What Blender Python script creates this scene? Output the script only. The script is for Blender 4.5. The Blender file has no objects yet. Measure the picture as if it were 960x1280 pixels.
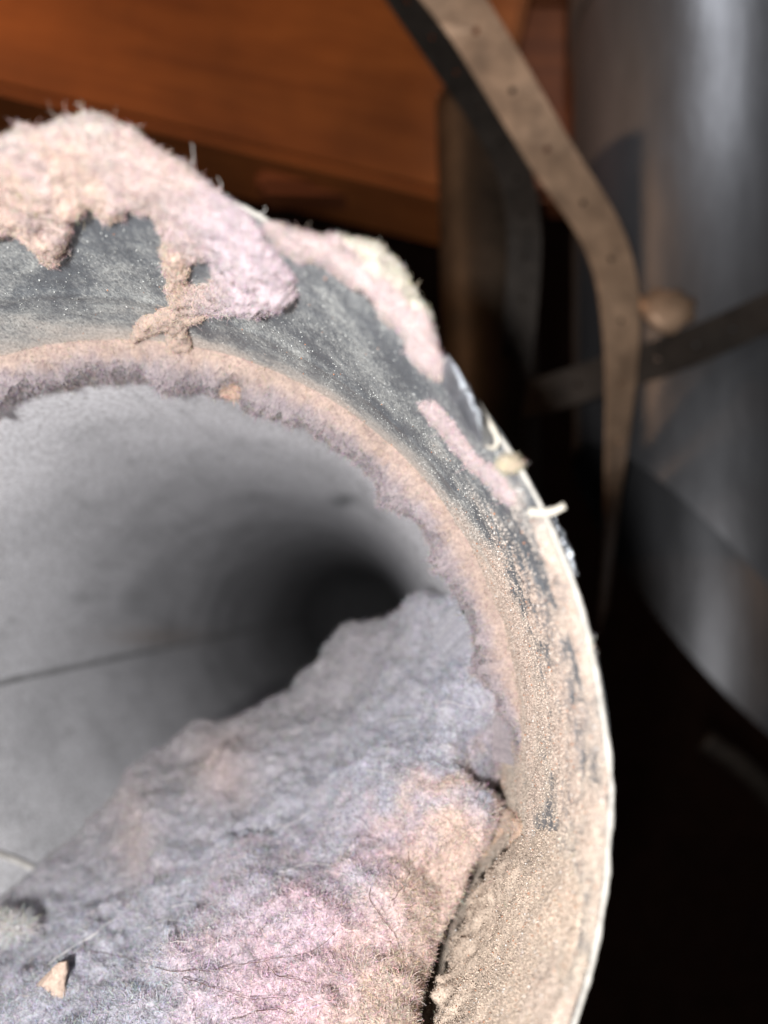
import bpy, bmesh, math, random
import numpy as np
from mathutils import Vector

rng = np.random.default_rng(7)
random.seed(7)
SC = bpy.context.scene
COL = SC.collection

# ------------------------------------------------------------------ camera
F = 924.0            # focal length in pixels of the 960 wide photograph
VX, VY = 485.0, 825.0  # where the pipe's axis direction meets the photograph
cam_d = bpy.data.cameras.new('camera')
cam_d.sensor_fit = 'HORIZONTAL'
cam_d.sensor_width = 36.0
cam_d.lens = 36.0 * F / 960.0
cam_d.shift_y = (VY - 640.0) / 960.0
cam_d.shift_x = -(VX - 480.0) / 960.0
cam_d.clip_start = 0.002
cam_d.clip_end = 20.0
cam_d.dof.use_dof = True
cam_d.dof.focus_distance = 0.0805
cam_d.dof.aperture_fstop = (cam_d.lens / 1000.0) / 0.00190
cam = bpy.data.objects.new('camera', cam_d)
cam.rotation_euler = (math.radians(90), 0, 0)
COL.objects.link(cam)
SC.camera = cam

# ------------------------------------------------------------------ light
w = bpy.data.worlds.new('World')
SC.world = w
w.use_nodes = True
w.node_tree.nodes['Background'].inputs[0].default_value = (0.50, 0.42, 0.40, 1)
w.node_tree.nodes['Background'].inputs[1].default_value = 0.024

def point(name, loc, power, color, radius):
    l = bpy.data.lights.new(name, 'POINT')
    l.energy = power; l.color = color; l.shadow_soft_size = radius
    o = bpy.data.objects.new(name, l); o.location = loc
    COL.objects.link(o)
    return o

def spot(name, loc, target, power, color, radius, ang, blend=0.6):
    l = bpy.data.lights.new(name, 'SPOT')
    l.energy = power; l.color = color; l.shadow_soft_size = radius
    l.spot_size = math.radians(ang); l.spot_blend = blend
    o = bpy.data.objects.new(name, l); o.location = loc
    o.rotation_euler = (Vector(target) - Vector(loc)).to_track_quat('-Z', 'Y').to_euler()
    COL.objects.link(o)
    return o

point('phone_flash', (-0.0180, -0.034, -0.011), 1.60, (1.0, 0.985, 0.97), 0.0028)
spot('warm_fill_spot', (-0.34, 0.14, 0.27), (-0.03, 0.30, 0.27), 2.2, (1.0, 0.58, 0.32), 0.02, 80, 1.0)  # added warm fill, no lamp seen here; brightens joist and strap
spot('duct_highlight_spot', (0.045, 0.04, 0.40), (0.12, 0.25, 0.25), 1.7, (0.95, 0.97, 1.0), 0.012, 46, 0.8)  # added unseen spot that makes the bright streak on the duct

SC.view_settings.view_transform = 'Standard'
SC.view_settings.look = 'None'
SC.view_settings.exposure = 0.0
SC.view_settings.gamma = 1.0
SC.cycles.use_denoising = True
SC.cycles.max_bounces = 6
SC.cycles.diffuse_bounces = 3
SC.cycles.glossy_bounces = 3
SC.cycles.sample_clamp_indirect = 4.0

# ------------------------------------------------------------------ numbers
CX, CZ = -0.0339, -0.0109    # pipe axis seen from the lens
R0 = 0.0510                  # sleeve radius
Y_RIM, Y_STEP = 0.0575, 0.0955
R1 = 0.0480                  # inner pipe radius
TILT = 0.081                 # the inner pipe rises a little as it goes back

def at(px, py, d):
    px = np.asarray(px, float); py = np.asarray(py, float); d = np.asarray(d, float)
    return np.stack([(px - VX) / F * d, d + 0 * px, -(py - VY) / F * d], -1)

def proj(P):
    return VX + P[..., 0] / P[..., 1] * F, VY - P[..., 2] / P[..., 1] * F

def wall_depth(px, py, R=R0):
    u = (np.asarray(px, float) - VX) / F; v = -(np.asarray(py, float) - VY) / F
    a = u * u + v * v + 1e-9
    b = u * CX + v * CZ
    return (b + np.sqrt(np.maximum(b * b - a * (CX * CX + CZ * CZ - R * R), 0))) / a

def s2l(c):
    c = np.asarray(c, float) / 255.0
    return np.where(c <= 0.04045, c / 12.92, ((c + 0.055) / 1.055) ** 2.4)

# ------------------------------------------------------------------ noise
_perm = rng.permutation(256)
_perm = np.concatenate([_perm, _perm, _perm])
_grad = rng.normal(size=(256, 3)); _grad /= np.linalg.norm(_grad, axis=1)[:, None]

def noise3(P):
    P = np.asarray(P, float)
    i = np.floor(P).astype(int); f = P - i
    u = f * f * f * (f * (f * 6 - 15) + 10)
    i &= 255
    out = 0
    for dx in (0, 1):
        wx = u[..., 0] if dx else 1 - u[..., 0]
        for dy in (0, 1):
            wy = u[..., 1] if dy else 1 - u[..., 1]
            for dz in (0, 1):
                wz = u[..., 2] if dz else 1 - u[..., 2]
                h = _perm[_perm[_perm[(i[..., 0] + dx) & 255] + ((i[..., 1] + dy) & 255)] + ((i[..., 2] + dz) & 255)]
                g = _grad[h]
                d = g[..., 0] * (f[..., 0] - dx) + g[..., 1] * (f[..., 1] - dy) + g[..., 2] * (f[..., 2] - dz)
                out = out + wx * wy * wz * d
    return out * 1.6

def fbm(P, scale, octaves=4, gain=0.5, off=0.0):
    P = np.asarray(P) * scale + off
    s = 0; a = 1.0
    for k in range(octaves):
        s = s + a * noise3(P + 17.3 * k)
        P = P * 2.03; a *= gain
    return s

def sstep(a, b, x):
    t = np.clip((x - a) / (b - a), 0, 1)
    return t * t * (3 - 2 * t)

# ------------------------------------------------------------------ object helpers
def tag(o, label=None, cat=None, group=None, kind=None):
    if label: o['label'] = label
    if cat: o['category'] = cat
    if group: o['group'] = group
    if kind: o['kind'] = kind
    return o

def empty(name, loc, label, cat, group=None):
    o = bpy.data.objects.new(name, None)
    o.location = loc; o.empty_display_size = 0.01
    COL.objects.link(o)
    return tag(o, label, cat, group)

def link(name, me, mat, parent=None, smooth=True):
    if mat: me.materials.append(mat)
    if smooth: me.polygons.foreach_set('use_smooth', np.ones(len(me.polygons), bool))
    o = bpy.data.objects.new(name, me)
    COL.objects.link(o)
    if parent is not None:
        o.parent = parent
        o.matrix_parent_inverse.identity()
        o.location = -Vector(parent.location) if parent.type == 'EMPTY' else (0, 0, 0)
    return o

def mesh(name, V, Fc, col=None, extra=None):
    me = bpy.data.meshes.new(name)
    V = np.asarray(V, np.float32).reshape(-1, 3)
    if isinstance(Fc, np.ndarray):
        n, k = Fc.shape
        me.vertices.add(len(V)); me.vertices.foreach_set('co', V.ravel())
        me.loops.add(n * k); me.loops.foreach_set('vertex_index', Fc.astype(np.int32).ravel())
        me.polygons.add(n); me.polygons.foreach_set('loop_start', np.arange(0, n * k, k, dtype=np.int32))
        me.update(calc_edges=True)
    else:
        me.from_pydata(V.tolist(), [], Fc)
    me.validate()
    if col is not None:
        a = me.color_attributes.new('Col', 'FLOAT_COLOR', 'POINT')
        c = np.ones((len(V), 4), np.float32); c[:, :3] = col
        a.data.foreach_set('color', c.ravel())
    for k, arr in (extra or {}).items():
        a = me.attributes.new(k, 'FLOAT', 'POINT')
        a.data.foreach_set('value', np.asarray(arr, np.float32))
    return me

def grid_faces(n, m, wrap=False, base=0):
    i = np.arange(n - 1)[:, None]
    j = np.arange(m if wrap else m - 1)[None, :]
    j2 = (j + 1) % m
    f = np.stack([i * m + j, i * m + j2, (i + 1) * m + j2, (i + 1) * m + j], -1)
    return f.reshape(-1, 4) + base

def grid_normals(G):
    a = np.gradient(G, axis=0); b = np.gradient(G, axis=1)
    n = np.cross(a, b)
    return n / (np.linalg.norm(n, axis=-1, keepdims=True) + 1e-20)

def tube(path, rad, seg=8, closed=False):
    path = np.asarray(path, float); n = len(path)
    rad = np.broadcast_to(np.asarray(rad, float), (n,))
    if closed:
        t = np.roll(path, -1, 0) - np.roll(path, 1, 0)
    else:
        t = np.gradient(path, axis=0)
    t /= np.linalg.norm(t, axis=1)[:, None] + 1e-20
    ref = np.array([0.31, 0.84, 0.44])
    u = np.cross(t, ref); u /= np.linalg.norm(u, axis=1)[:, None]
    v = np.cross(t, u)
    a = np.linspace(0, 2 * np.pi, seg, endpoint=False)
    V = path[:, None] + rad[:, None, None] * (np.cos(a)[None, :, None] * u[:, None] + np.sin(a)[None, :, None] * v[:, None])
    f = grid_faces(n, seg, wrap=True)
    if closed:
        j = np.arange(seg); j2 = (j + 1) % seg
        f = np.concatenate([f, np.stack([(n - 1) * seg + j, (n - 1) * seg + j2, j2, j], -1)])
        return V.reshape(-1, 3), f
    V = V.reshape(-1, 3)
    F_ = f.tolist() + [list(range(seg))[::-1], list(range((n - 1) * seg, n * seg))]
    return V, F_

def smooth_path(pts, n=60):
    P = np.asarray(pts, float); m = len(P)
    P = np.concatenate([[2 * P[0] - P[1]], P, [2 * P[-1] - P[-2]]])
    s = np.linspace(0, m - 1 - 1e-6, n); i = s.astype(int); t = (s - i)[:, None]
    p0, p1, p2, p3 = P[i], P[i + 1], P[i + 2], P[i + 3]
    return 0.5 * (2 * p1 + (p2 - p0) * t + (2 * p0 - 5 * p1 + 4 * p2 - p3) * t ** 2 + (3 * p1 - p0 - 3 * p2 + p3) * t ** 3)

# ------------------------------------------------------------------ materials
def mat(name):
    m = bpy.data.materials.new(name); m.use_nodes = True
    nt = m.node_tree
    return m, nt, nt.nodes['Principled BSDF']

def N(nt, t, **kw):
    n = nt.nodes.new(t)
    for k, v in kw.items():
        if k in n.inputs.keys() if hasattr(n.inputs, 'keys') else False:
            n.inputs[k].default_value = v
        else:
            setattr(n, k, v)
    return n

def noise_node(nt, scale, detail=4, rough=0.6, vec=None, dist=0.0):
    n = nt.nodes.new('ShaderNodeTexNoise')
    n.inputs['Scale'].default_value = scale; n.inputs['Detail'].default_value = detail
    n.inputs['Roughness'].default_value = rough; n.inputs['Distortion'].default_value = dist
    if vec is not None: nt.links.new(vec, n.inputs['Vector'])
    return n

def objcoord(nt, sx=1, sy=1, sz=1, rot=(0, 0, 0)):
    tc = nt.nodes.new('ShaderNodeTexCoord'); mp = nt.nodes.new('ShaderNodeMapping')
    mp.inputs['Scale'].default_value = (sx, sy, sz); mp.inputs['Rotation'].default_value = rot
    nt.links.new(tc.outputs['Object'], mp.inputs['Vector'])
    return mp.outputs['Vector']

def ramp(nt, fac, stops):
    r = nt.nodes.new('ShaderNodeValToRGB')
    e = r.color_ramp.elements
    while len(e) < len(stops): e.new(0.5)
    for k, (p, c) in enumerate(stops):
        e[k].position = p; e[k].color = (*c, 1) if len(c) == 3 else c
    nt.links.new(fac, r.inputs['Fac'])
    return r.outputs['Color']

def bump(nt, h, strength, dist, nrm=None):
    b = nt.nodes.new('ShaderNodeBump')
    b.inputs['Strength'].default_value = strength; b.inputs['Distance'].default_value = dist
    nt.links.new(h, b.inputs['Height'])
    if nrm is not None: nt.links.new(nrm, b.inputs['Normal'])
    return b.outputs['Normal']

def mixc(nt, fac, a, b, mode='MIX'):
    n = nt.nodes.new('ShaderNodeMix'); n.data_type = 'RGBA'; n.blend_type = mode
    if isinstance(fac, (int, float)): n.inputs[0].default_value = fac
    else: nt.links.new(fac, n.inputs[0])
    for k, x in ((6, a), (7, b)):
        if isinstance(x, tuple): n.inputs[k].default_value = (*x, 1)
        else: nt.links.new(x, n.inputs[k])
    return n.outputs[2]

def math_(nt, op, a, b=None, clamp=False):
    n = nt.nodes.new('ShaderNodeMath'); n.operation = op; n.use_clamp = clamp
    for k, x in ((0, a), (1, b)):
        if x is None: continue
        if isinstance(x, (int, float)): n.inputs[k].default_value = x
        else: nt.links.new(x, n.inputs[k])
    return n.outputs[0]

def attr(nt, name, out='Color'):
    n = nt.nodes.new('ShaderNodeAttribute'); n.attribute_name = name
    return n.outputs[out]

def lint_material():
    m, nt, b = mat('lint')
    v = objcoord(nt)
    n1 = noise_node(nt, 2600, 5, 0.75, v)
    n2 = noise_node(nt, 700, 4, 0.6, v)
    c = mixc(nt, 1.0, attr(nt, 'Col'), ramp(nt, n1.outputs['Fac'], [(0.3, (0.52, 0.52, 0.54)), (0.7, (1.02, 1.0, 0.985))]), 'MULTIPLY')
    c = mixc(nt, 0.7, c, ramp(nt, n2.outputs['Fac'], [(0.35, (0.80, 0.78, 0.82)), (0.65, (1.12, 1.12, 1.1))]), 'MULTIPLY')
    nt.links.new(c, b.inputs['Base Color'])
    b.inputs['Roughness'].default_value = 1.0
    b.inputs['Specular IOR Level'].default_value = 0.1
    b.inputs['Sheen Weight'].default_value = 0.25
    b.inputs['Sheen Roughness'].default_value = 0.6
    nr = bump(nt, n1.outputs['Fac'], 0.7, 0.00022)
    nr = bump(nt, n2.outputs['Fac'], 0.35, 0.0004, nr)
    nt.links.new(nr, b.inputs['Normal'])
    return m

def fibre_material():
    m, nt, b = mat('lint_fibre')
    nt.links.new(attr(nt, 'Col'), b.inputs['Base Color'])
    b.inputs['Roughness'].default_value = 0.6
    b.inputs['Specular IOR Level'].default_value = 0.35
    return m

def dusty_metal(name, metal=(0.165, 0.18, 0.197), grain=2300.0, coarse=260.0, contrast=2.4, ystretch=0.42):
    """bare galvanised sheet under dust whose cover is the attribute 'dust'"""
    m, nt, b = mat(name)
    v = objcoord(nt, 1.0, ystretch, 1.0)
    vs = objcoord(nt, 1.0, 0.22, 1.0, (0.0, 0.5, 0.25))
    g = noise_node(nt, grain, 3, 0.8, v)
    st = noise_node(nt, coarse * 3, 4, 0.7, vs)
    c = noise_node(nt, coarse, 5, 0.65, v)
    s = math_(nt, 'ADD', math_(nt, 'MULTIPLY', g.outputs['Fac'], 0.80), math_(nt, 'MULTIPLY', st.outputs['Fac'], 0.15))
    s = math_(nt, 'ADD', s, math_(nt, 'MULTIPLY', c.outputs['Fac'], 0.45))   # about 0.70
    s = math_(nt, 'ADD', s, -0.70)
    s = math_(nt, 'MULTIPLY', s, contrast)
    fac = math_(nt, 'ADD', s, attr(nt, 'dust', 'Fac'), clamp=True)
    spk = noise_node(nt, grain * 2.0, 3, 0.6, v)
    dustc = mixc(nt, 1.0, attr(nt, 'Col'), ramp(nt, spk.outputs['Fac'], [(0.32, (0.58, 0.565, 0.56)), (0.5, (0.88, 0.88, 0.88)), (0.68, (1.10, 1.10, 1.10))]), 'MULTIPLY')
    mc = mixc(nt, c.outputs['Fac'], tuple(0.6 * x for x in metal), tuple(1.5 * x for x in metal))
    nt.links.new(mixc(nt, fac, mc, dustc), b.inputs['Base Color'])
    met = math_(nt, 'MULTIPLY', math_(nt, 'SUBTRACT', 1.0, fac), 0.35)
    nt.links.new(met, b.inputs['Metallic'])
    ro = math_(nt, 'ADD', math_(nt, 'MULTIPLY', fac, 0.5), 0.42)
    nt.links.new(ro, b.inputs['Roughness'])
    b.inputs['Specular IOR Level'].default_value = 0.3
    nr = bump(nt, g.outputs['Fac'], 0.5, 0.00010)
    nr = bump(nt, spk.outputs['Fac'], 0.6, 0.00012, nr)
    nt.links.new(nr, b.inputs['Normal'])
    return m

def plain(name, color, rough=0.6, metal=0.0, nscale=300, var=0.3, bmp=0.2, bd=0.0003, stretch=(1, 1, 1), rot=(0, 0, 0), spec=0.4):
    m, nt, b = mat(name)
    v = objcoord(nt, *stretch, rot)
    n = noise_node(nt, nscale, 6, 0.65, v)
    lo = tuple(max(0, c * (1 - var)) for c in color); hi = tuple(c * (1 + var) for c in color)
    nt.links.new(ramp(nt, n.outputs['Fac'], [(0.3, lo), (0.7, hi)]), b.inputs['Base Color'])
    b.inputs['Roughness'].default_value = rough; b.inputs['Metallic'].default_value = metal
    b.inputs['Specular IOR Level'].default_value = spec
    if bmp: nt.links.new(bump(nt, n.outputs['Fac'], bmp, bd), b.inputs['Normal'])
    return m

M_LINT = lint_material()
M_FIBRE = fibre_material()
M_SLEEVE = dusty_metal('dusty_galvanised')
M_OUT = plain('galvanised_outside', (0.35, 0.36, 0.37), 0.4, 0.8, 200)
M_INNER = dusty_metal('dusty_inner_pipe', metal=(0.30, 0.31, 0.32), grain=900, coarse=60, contrast=0.5, ystretch=0.6)
M_HEM = plain('worn_cut_edge', (0.33, 0.315, 0.29), 0.6, 0.15, 900, 0.35, 0.6, 0.0002)
M_CREAM = plain('cream_crust', (0.42, 0.39, 0.335), 0.8, 0, 1500, 0.25, 0.6, 0.0003)
M_FOIL = plain('crumpled_foil', (0.50, 0.53, 0.58), 0.28, 0.95, 350, 0.35, 1.0, 0.0012)
M_HAIR = plain('dark_hair', (0.10, 0.055, 0.04), 0.4, 0, 500, 0.2, 0)
M_WHITEHAIR = plain('pale_hair', (0.75, 0.73, 0.70), 0.4, 0, 500, 0.1, 0)
M_SEAM = plain('seam_groove', (0.46, 0.46, 0.47), 0.7, 0.3, 300)
M_TAN = plain('tan_flake', (0.50, 0.38, 0.31), 0.9, 0, 1600, 0.3, 0.8, 0.0004)

# ------------------------------------------------------------------ fuzz of fibres
def fuzz(name, parent, P, Nn, C, n, lmin=0.0004, lmax=0.0014, rad=0.000022, up=0.45, curl=0.5, weight=None, bright=(0.7, 1.5)):
    """n short curly fibres rooted on the points P with normals Nn and colours C"""
    if weight is not None:
        p = weight / weight.sum(); idx = rng.choice(len(P), n, p=p)
    else:
        idx = rng.integers(0, len(P), n)
    K = 5
    root = P[idx] + rng.normal(size=(n, 3)) * 0.00009
    nn = Nn[idx]
    d = nn * (up * rng.random((n, 1)) + 0.05) + rng.normal(size=(n, 3)) * 0.55
    d /= np.linalg.norm(d, axis=1)[:, None]
    L = (lmin + (lmax - lmin) * rng.random(n) ** 2.2) / (K - 1)
    side = rng.normal(size=(n, 3)) * curl
    pts = np.empty((n, K, 3)); pts[:, 0] = root - nn * 0.00005
    for k in range(1, K):
        d = d + side * 0.5 + rng.normal(size=(n, 3)) * 0.18
        d /= np.linalg.norm(d, axis=1)[:, None]
        pts[:, k] = pts[:, k - 1] + d * L[:, None]
    hc = bpy.data.hair_curves.new(name)
    hc.add_curves([K] * n)
    hc.attributes['position'].data.foreach_set('vector', pts.astype(np.float32).ravel()) if 'position' in hc.attributes else hc.position_data.foreach_set('vector', pts.astype(np.float32).ravel())
    ra = hc.attributes.get('radius') or hc.attributes.new('radius', 'FLOAT', 'POINT')
    r = rad * (0.6 + 0.8 * rng.random((n, 1))) * np.linspace(1, 0.35, K)[None]
    ra.data.foreach_set('value', r.astype(np.float32).ravel())
    ca = hc.attributes.new('Col', 'FLOAT_COLOR', 'CURVE')
    c = np.ones((n, 4), np.float32)
    br = bright[0] + (bright[1] - bright[0]) * rng.random((n, 1)) ** 1.5
    c[:, :3] = np.clip(C[idx] * 0.84 * br * (1 + rng.normal(size=(n, 3)) * 0.11), 0, 0.95)
    ca.data.foreach_set('color', c.ravel())
    hc.materials.append(M_FIBRE)
    o = bpy.data.objects.new(name, hc)
    COL.objects.link(o)
    o.parent = parent
    o.location = -Vector(parent.location)
    return tag(o, kind='stuff')

# ================================================================== THE PIPE
pipe = empty('vent_pipe', (CX, Y_RIM, CZ), 'round galvanised dryer vent pipe seen from its open end, dusty inside and choked with lint', 'vent pipe')

def low_right(t):
    t = np.degrees(np.mod(np.asarray(t, float) + np.pi, 2 * np.pi) - np.pi)
    return sstep(-90, -72, t) * (1 - sstep(6, 22, t))
def r1(t):
    m = low_right(t)
    return R1 * (1 - m) + (R0 + 0.0006) * m

def circ(th, R): return np.stack([CX + R * np.cos(th), CZ + R * np.sin(th)], -1)

# --- sleeve: inner surface, fine enough to carry the real relief of the caked dust
nth, ny = 1500, 210
th = np.linspace(0, 2 * np.pi, nth, endpoint=False)
ys = np.linspace(Y_RIM, Y_STEP + 0.001, ny)
TH, YY = np.meshgrid(th, ys)
YY = Y_RIM + (YY - Y_RIM) * (1 + 0.85 * low_right(TH))
base = np.stack([CX + R0 * np.cos(TH), YY, CZ + R0 * np.sin(TH)], -1)
PX, PY = proj(base)
t_y = np.minimum((YY - Y_RIM) / (Y_STEP - Y_RIM), 2)           # 0 rim, 1 step
P3 = base.reshape(-1, 3)
n_big = fbm(P3, 160, 4).reshape(TH.shape)
n_mid = fbm(P3, 520, 4, off=9).reshape(TH.shape)
n_fine = fbm(P3, 1700, 3, 0.6, off=3).reshape(TH.shape)
right = sstep(560, 760, PY + 0.2 * (PX - 600) + 60 * n_big)
lowr = sstep(850, 1150, PY)
cake = right * (0.75 + 0.4 * n_big + 0.2 * n_mid)
near_step = sstep(0.70, 0.98, t_y + 0.10 * n_big) * (1 - low_right(TH))
dust = 0.30 + 0.22 * n_big + 0.22 * n_mid
dust = dust + near_step * 0.75 + 0.35 * sstep(0.35, 0.9, t_y + 0.15 * n_big)
dust = dust + right * (0.60 + 0.28 * n_big + 0.18 * n_mid)
# metal that shows through again beside the rim on the right and in the long dark smears at the top
def blot(px, py, rx, ry, a=0.0):
    ca, sa = math.cos(a), math.sin(a)
    dx, dy = PX - px, PY - py
    u, v = (dx * ca + dy * sa) / rx, (-dx * sa + dy * ca) / ry
    return np.exp(-(u * u + v * v) * (1 + 0.5 * n_mid))
dust -= 0.55 * blot(690, 790, 22, 130, -0.30) + 0.4 * blot(650, 690, 30, 60, -0.5)
dust -= 0.35 * blot(685, 1030, 26, 45, 0.1) + 0.25 * blot(720, 940, 10, 90)
dust -= 0.6 * blot(262, 415, 45, 11, 0.35) + 0.5 * blot(152, 280, 60, 16, 0.1) + 0.5 * blot(248, 335, 22, 18)
dust -= 0.45 * blot(470, 420, 110, 13, 0.85) + 0.5 * blot(440, 480, 130, 6, 0.72)
dust -= 0.35 * blot(70, 360, 30, 60, 0.9)
dust += 0.35 * blot(40, 330, 60, 9, -0.8) + 0.3 * blot(25, 400, 70, 8, -0.6) + 0.25 * blot(430, 385, 80, 14, 0.9)
top_t = 1 - right
c_grey = s2l((176, 178, 176)); c_tan = s2l((200, 184, 171)); c_film = s2l((205, 196, 188)); c_low = s2l((198, 184, 169))
col = c_grey * (1 - near_step)[..., None] + c_film * near_step[..., None]
cr = c_tan * (1 - lowr)[..., None] + c_low * lowr[..., None]
pinkish = np.clip(0.5 + 1.6 * n_big, 0, 1)[..., None]
cr = cr * (1 - 0.35 * pinkish) + s2l((194, 170, 158)) * 0.35 * pinkish
col = col * (1 - right)[..., None] + cr * right[..., None]
h = 0.00004 * n_mid + cake * (0.00040 + 0.00022 * n_big + 0.00004 * n_mid) + right * 0.00005 * n_fine
h = np.clip(h, -0.0001, 0.0018) * sstep(0.0, 0.06, t_y)
# long dents of the crimped sheet: a shallow bead running round at the top right
h += 0.00014 * np.exp(-((t_y - 0.62 - 0.05 * np.sin(TH * 2)) / 0.03) ** 2) * top_t
Rr = R0 - h
G = np.stack([CX + Rr * np.cos(TH), YY, CZ + Rr * np.sin(TH)], -1)
# closing: outer skin
outer = np.stack([np.stack([CX + (R0 + 0.0004) * np.cos(th), (YY[-1] if yy else np.full(nth, Y_RIM)), CZ + (R0 + 0.0004) * np.sin(th)], -1) for yy in (1, 0)])
V = np.concatenate([G.reshape(-1, 3), outer.reshape(-1, 3)])
Fc = grid_faces(ny + 2, nth, wrap=True)
colv = np.concatenate([col.reshape(-1, 3), np.tile(c_grey, (2 * nth, 1))])
dv = np.concatenate([dust.ravel(), np.zeros(2 * nth)])
sleeve = link('sleeve', mesh('sleeve', V, Fc, colv, {'dust': dv}), M_SLEEVE, pipe)

# --- loose grains of dust standing on the sheet
def grains(name, parent, P, Nn, C, n, r0, r1_, weight, mat_):
    idx = rng.choice(len(P), n, p=weight / weight.sum())
    jit = rng.normal(size=(n, 3)) * 0.0002
    jit -= (jit * Nn[idx]).sum(1, keepdims=True) * Nn[idx]
    c = P[idx] + jit + Nn[idx] * 0.00002
    r = (r0 + (r1_ - r0) * rng.random(n) ** 3)
    o6 = np.array([[1, 0, 0], [-1, 0, 0], [0, 1, 0], [0, -1, 0], [0, 0, 1], [0, 0, -1]], float)
    q = rng.normal(size=(n, 4)); q /= np.linalg.norm(q, axis=1)[:, None]
    a, b, c_, d = q.T
    Rm = np.stack([np.stack([1 - 2 * (c_ * c_ + d * d), 2 * (b * c_ - a * d), 2 * (b * d + a * c_)], -1),
                   np.stack([2 * (b * c_ + a * d), 1 - 2 * (b * b + d * d), 2 * (c_ * d - a * b)], -1),
                   np.stack([2 * (b * d - a * c_), 2 * (c_ * d + a * b), 1 - 2 * (b * b + c_ * c_)], -1)], 1)
    sh = 0.6 + 0.8 * rng.random((n, 6, 1))
    V = c[:, None] + np.einsum('nij,nkj->nki', Rm, o6[None] * sh) * r[:, None, None]
    f8 = np.array([[0, 2, 4], [2, 1, 4], [1, 3, 4], [3, 0, 4], [2, 0, 5], [1, 2, 5], [3, 1, 5], [0, 3, 5]])
    Fv = (f8[None] + 6 * np.arange(n)[:, None, None]).reshape(-1, 3)
    br = 0.40 + 0.72 * rng.random((n, 1)) ** 1.2
    cc = C[idx] * br
    odd = rng.random((n, 1))
    cc = np.where(odd < 0.025, s2l((170, 120, 92))[None], cc)
    cc = np.where(odd > 0.985, s2l((212, 210, 208))[None], cc)
    o = link(name, mesh(name, V.reshape(-1, 3), Fv, np.repeat(np.clip(cc, 0, .85), 6, 0)), mat_, parent, smooth=False)
    return tag(o, kind='stuff')
M_GRAIN, _nt, _b = mat('dust_grain')
_nt.links.new(attr(_nt, 'Col'), _b.inputs['Base Color'])
_b.inputs['Roughness'].default_value = 0.8
Nin = np.stack([-np.cos(TH), 0 * TH, -np.sin(TH)], -1).reshape(-1, 3)
inview = (PX > -30) & (PX < 800) & (PY > 150) & (PY < 1320)
wg = (inview * (0.015 + 0.05 * np.clip(dust, 0, 1) * (1 - right) * sstep(-0.1, .5, n_mid) + right * np.clip(dust + 0.3 * n_mid, 0.03, 1.1))).ravel() + 1e-12
grains('dust_grains', pipe, G.reshape(-1, 3), Nin, col.reshape(-1, 3), 150000, 0.00005, 0.00013, wg, M_GRAIN)

# --- rolled cut edge of the sleeve
tt = np.linspace(0, 2 * np.pi, 900, endpoint=False)
rp = np.stack([CX + (R0 + 0.0002) * np.cos(tt), np.full(900, Y_RIM - 0.0001), CZ + (R0 + 0.0002) * np.sin(tt)], -1)
wob = fbm(rp, 90, 3)
rp[:, 0] += np.cos(tt) * 0.00025 * wob; rp[:, 2] += np.sin(tt) * 0.00025 * wob
V, Fc = tube(rp, 0.00023 * (1 + 0.5 * fbm(rp, 500, 3)), 8, closed=True)
link('rim_edge', mesh('rim_edge', V, Fc), M_HEM, pipe)

# --- inner pipe, a little narrower, its end crimped into the sleeve
nth2, ny2 = 480, 150
th2 = np.linspace(0, 2 * np.pi, nth2, endpoint=False)
yb = Y_STEP + 0.0012 + 1.3 * np.linspace(0, 1, ny2) ** 2.0
T2, Y2 = np.meshgrid(th2, yb)
cz2 = CZ + TILT * (Y2 - Y_STEP)
R2 = r1(T2) + 0.0006 * fbm(np.stack([np.cos(T2) * 1.3, np.sin(T2) * 1.3, Y2 * 9], -1).reshape(-1, 3), 1.0, 3).reshape(T2.shape)
bend = 0.55 * np.clip(Y2 - 0.75, 0, None) ** 2
Gi = np.stack([CX + bend + R2 * np.cos(T2), Y2, cz2 + R2 * np.sin(T2)], -1)
nb = fbm(Gi.reshape(-1, 3), 45, 4).reshape(T2.shape)
Go = np.stack([CX + bend + (R2 + 0.0006) * np.cos(T2), Y2, cz2 + (R2 + 0.0006) * np.sin(T2)], -1)[::-1]
V = np.concatenate([Gi.reshape(-1, 3), Go.reshape(-1, 3)])
ipx, ipy = proj(Gi)
ci = s2l((238, 238, 242)) + 0 * nb[..., None]
ci = ci * (1 + 0.10 * nb[..., None])
di = 0.98 + 0.2 * nb
for (sx, sy, rx, ry, am) in ((428, 626, 16, 8, 0.9), (315, 603, 18, 8, 0.25), (330, 555, 10, 6, 0.2), (120, 745, 60, 8, 0.2)):
    di -= am * np.exp(-(((ipx - sx) / rx) ** 2 + ((ipy - sy) / ry) ** 2)) * (Y2 > 0.1)
nsc = fbm(np.stack([Gi[..., 0], Gi[..., 1] * 0.12, Gi[..., 2]], -1).reshape(-1, 3), 420, 3, off=300).reshape(T2.shape)
ci = ci * (1 - 0.13 * sstep(0.25, 0.7, nsc) + 0.0)[..., None]
warm = np.exp(-(((ipx - 200) / 60) ** 2 + ((ipy - 796) / 12) ** 2))[..., None]
ci = ci * (1 - 0.5 * warm) + s2l((200, 182, 168)) * 0.5 * warm
ci_all = np.concatenate([ci.reshape(-1, 3), np.tile(c_grey, (ny2 * nth2, 1))])
inner = link('inner_pipe', mesh('inner_pipe', V, grid_faces(2 * ny2, nth2, wrap=True), ci_all,
             {'dust': np.concatenate([di.ravel(), np.ones(ny2 * nth2)])}), M_INNER, pipe)

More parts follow.
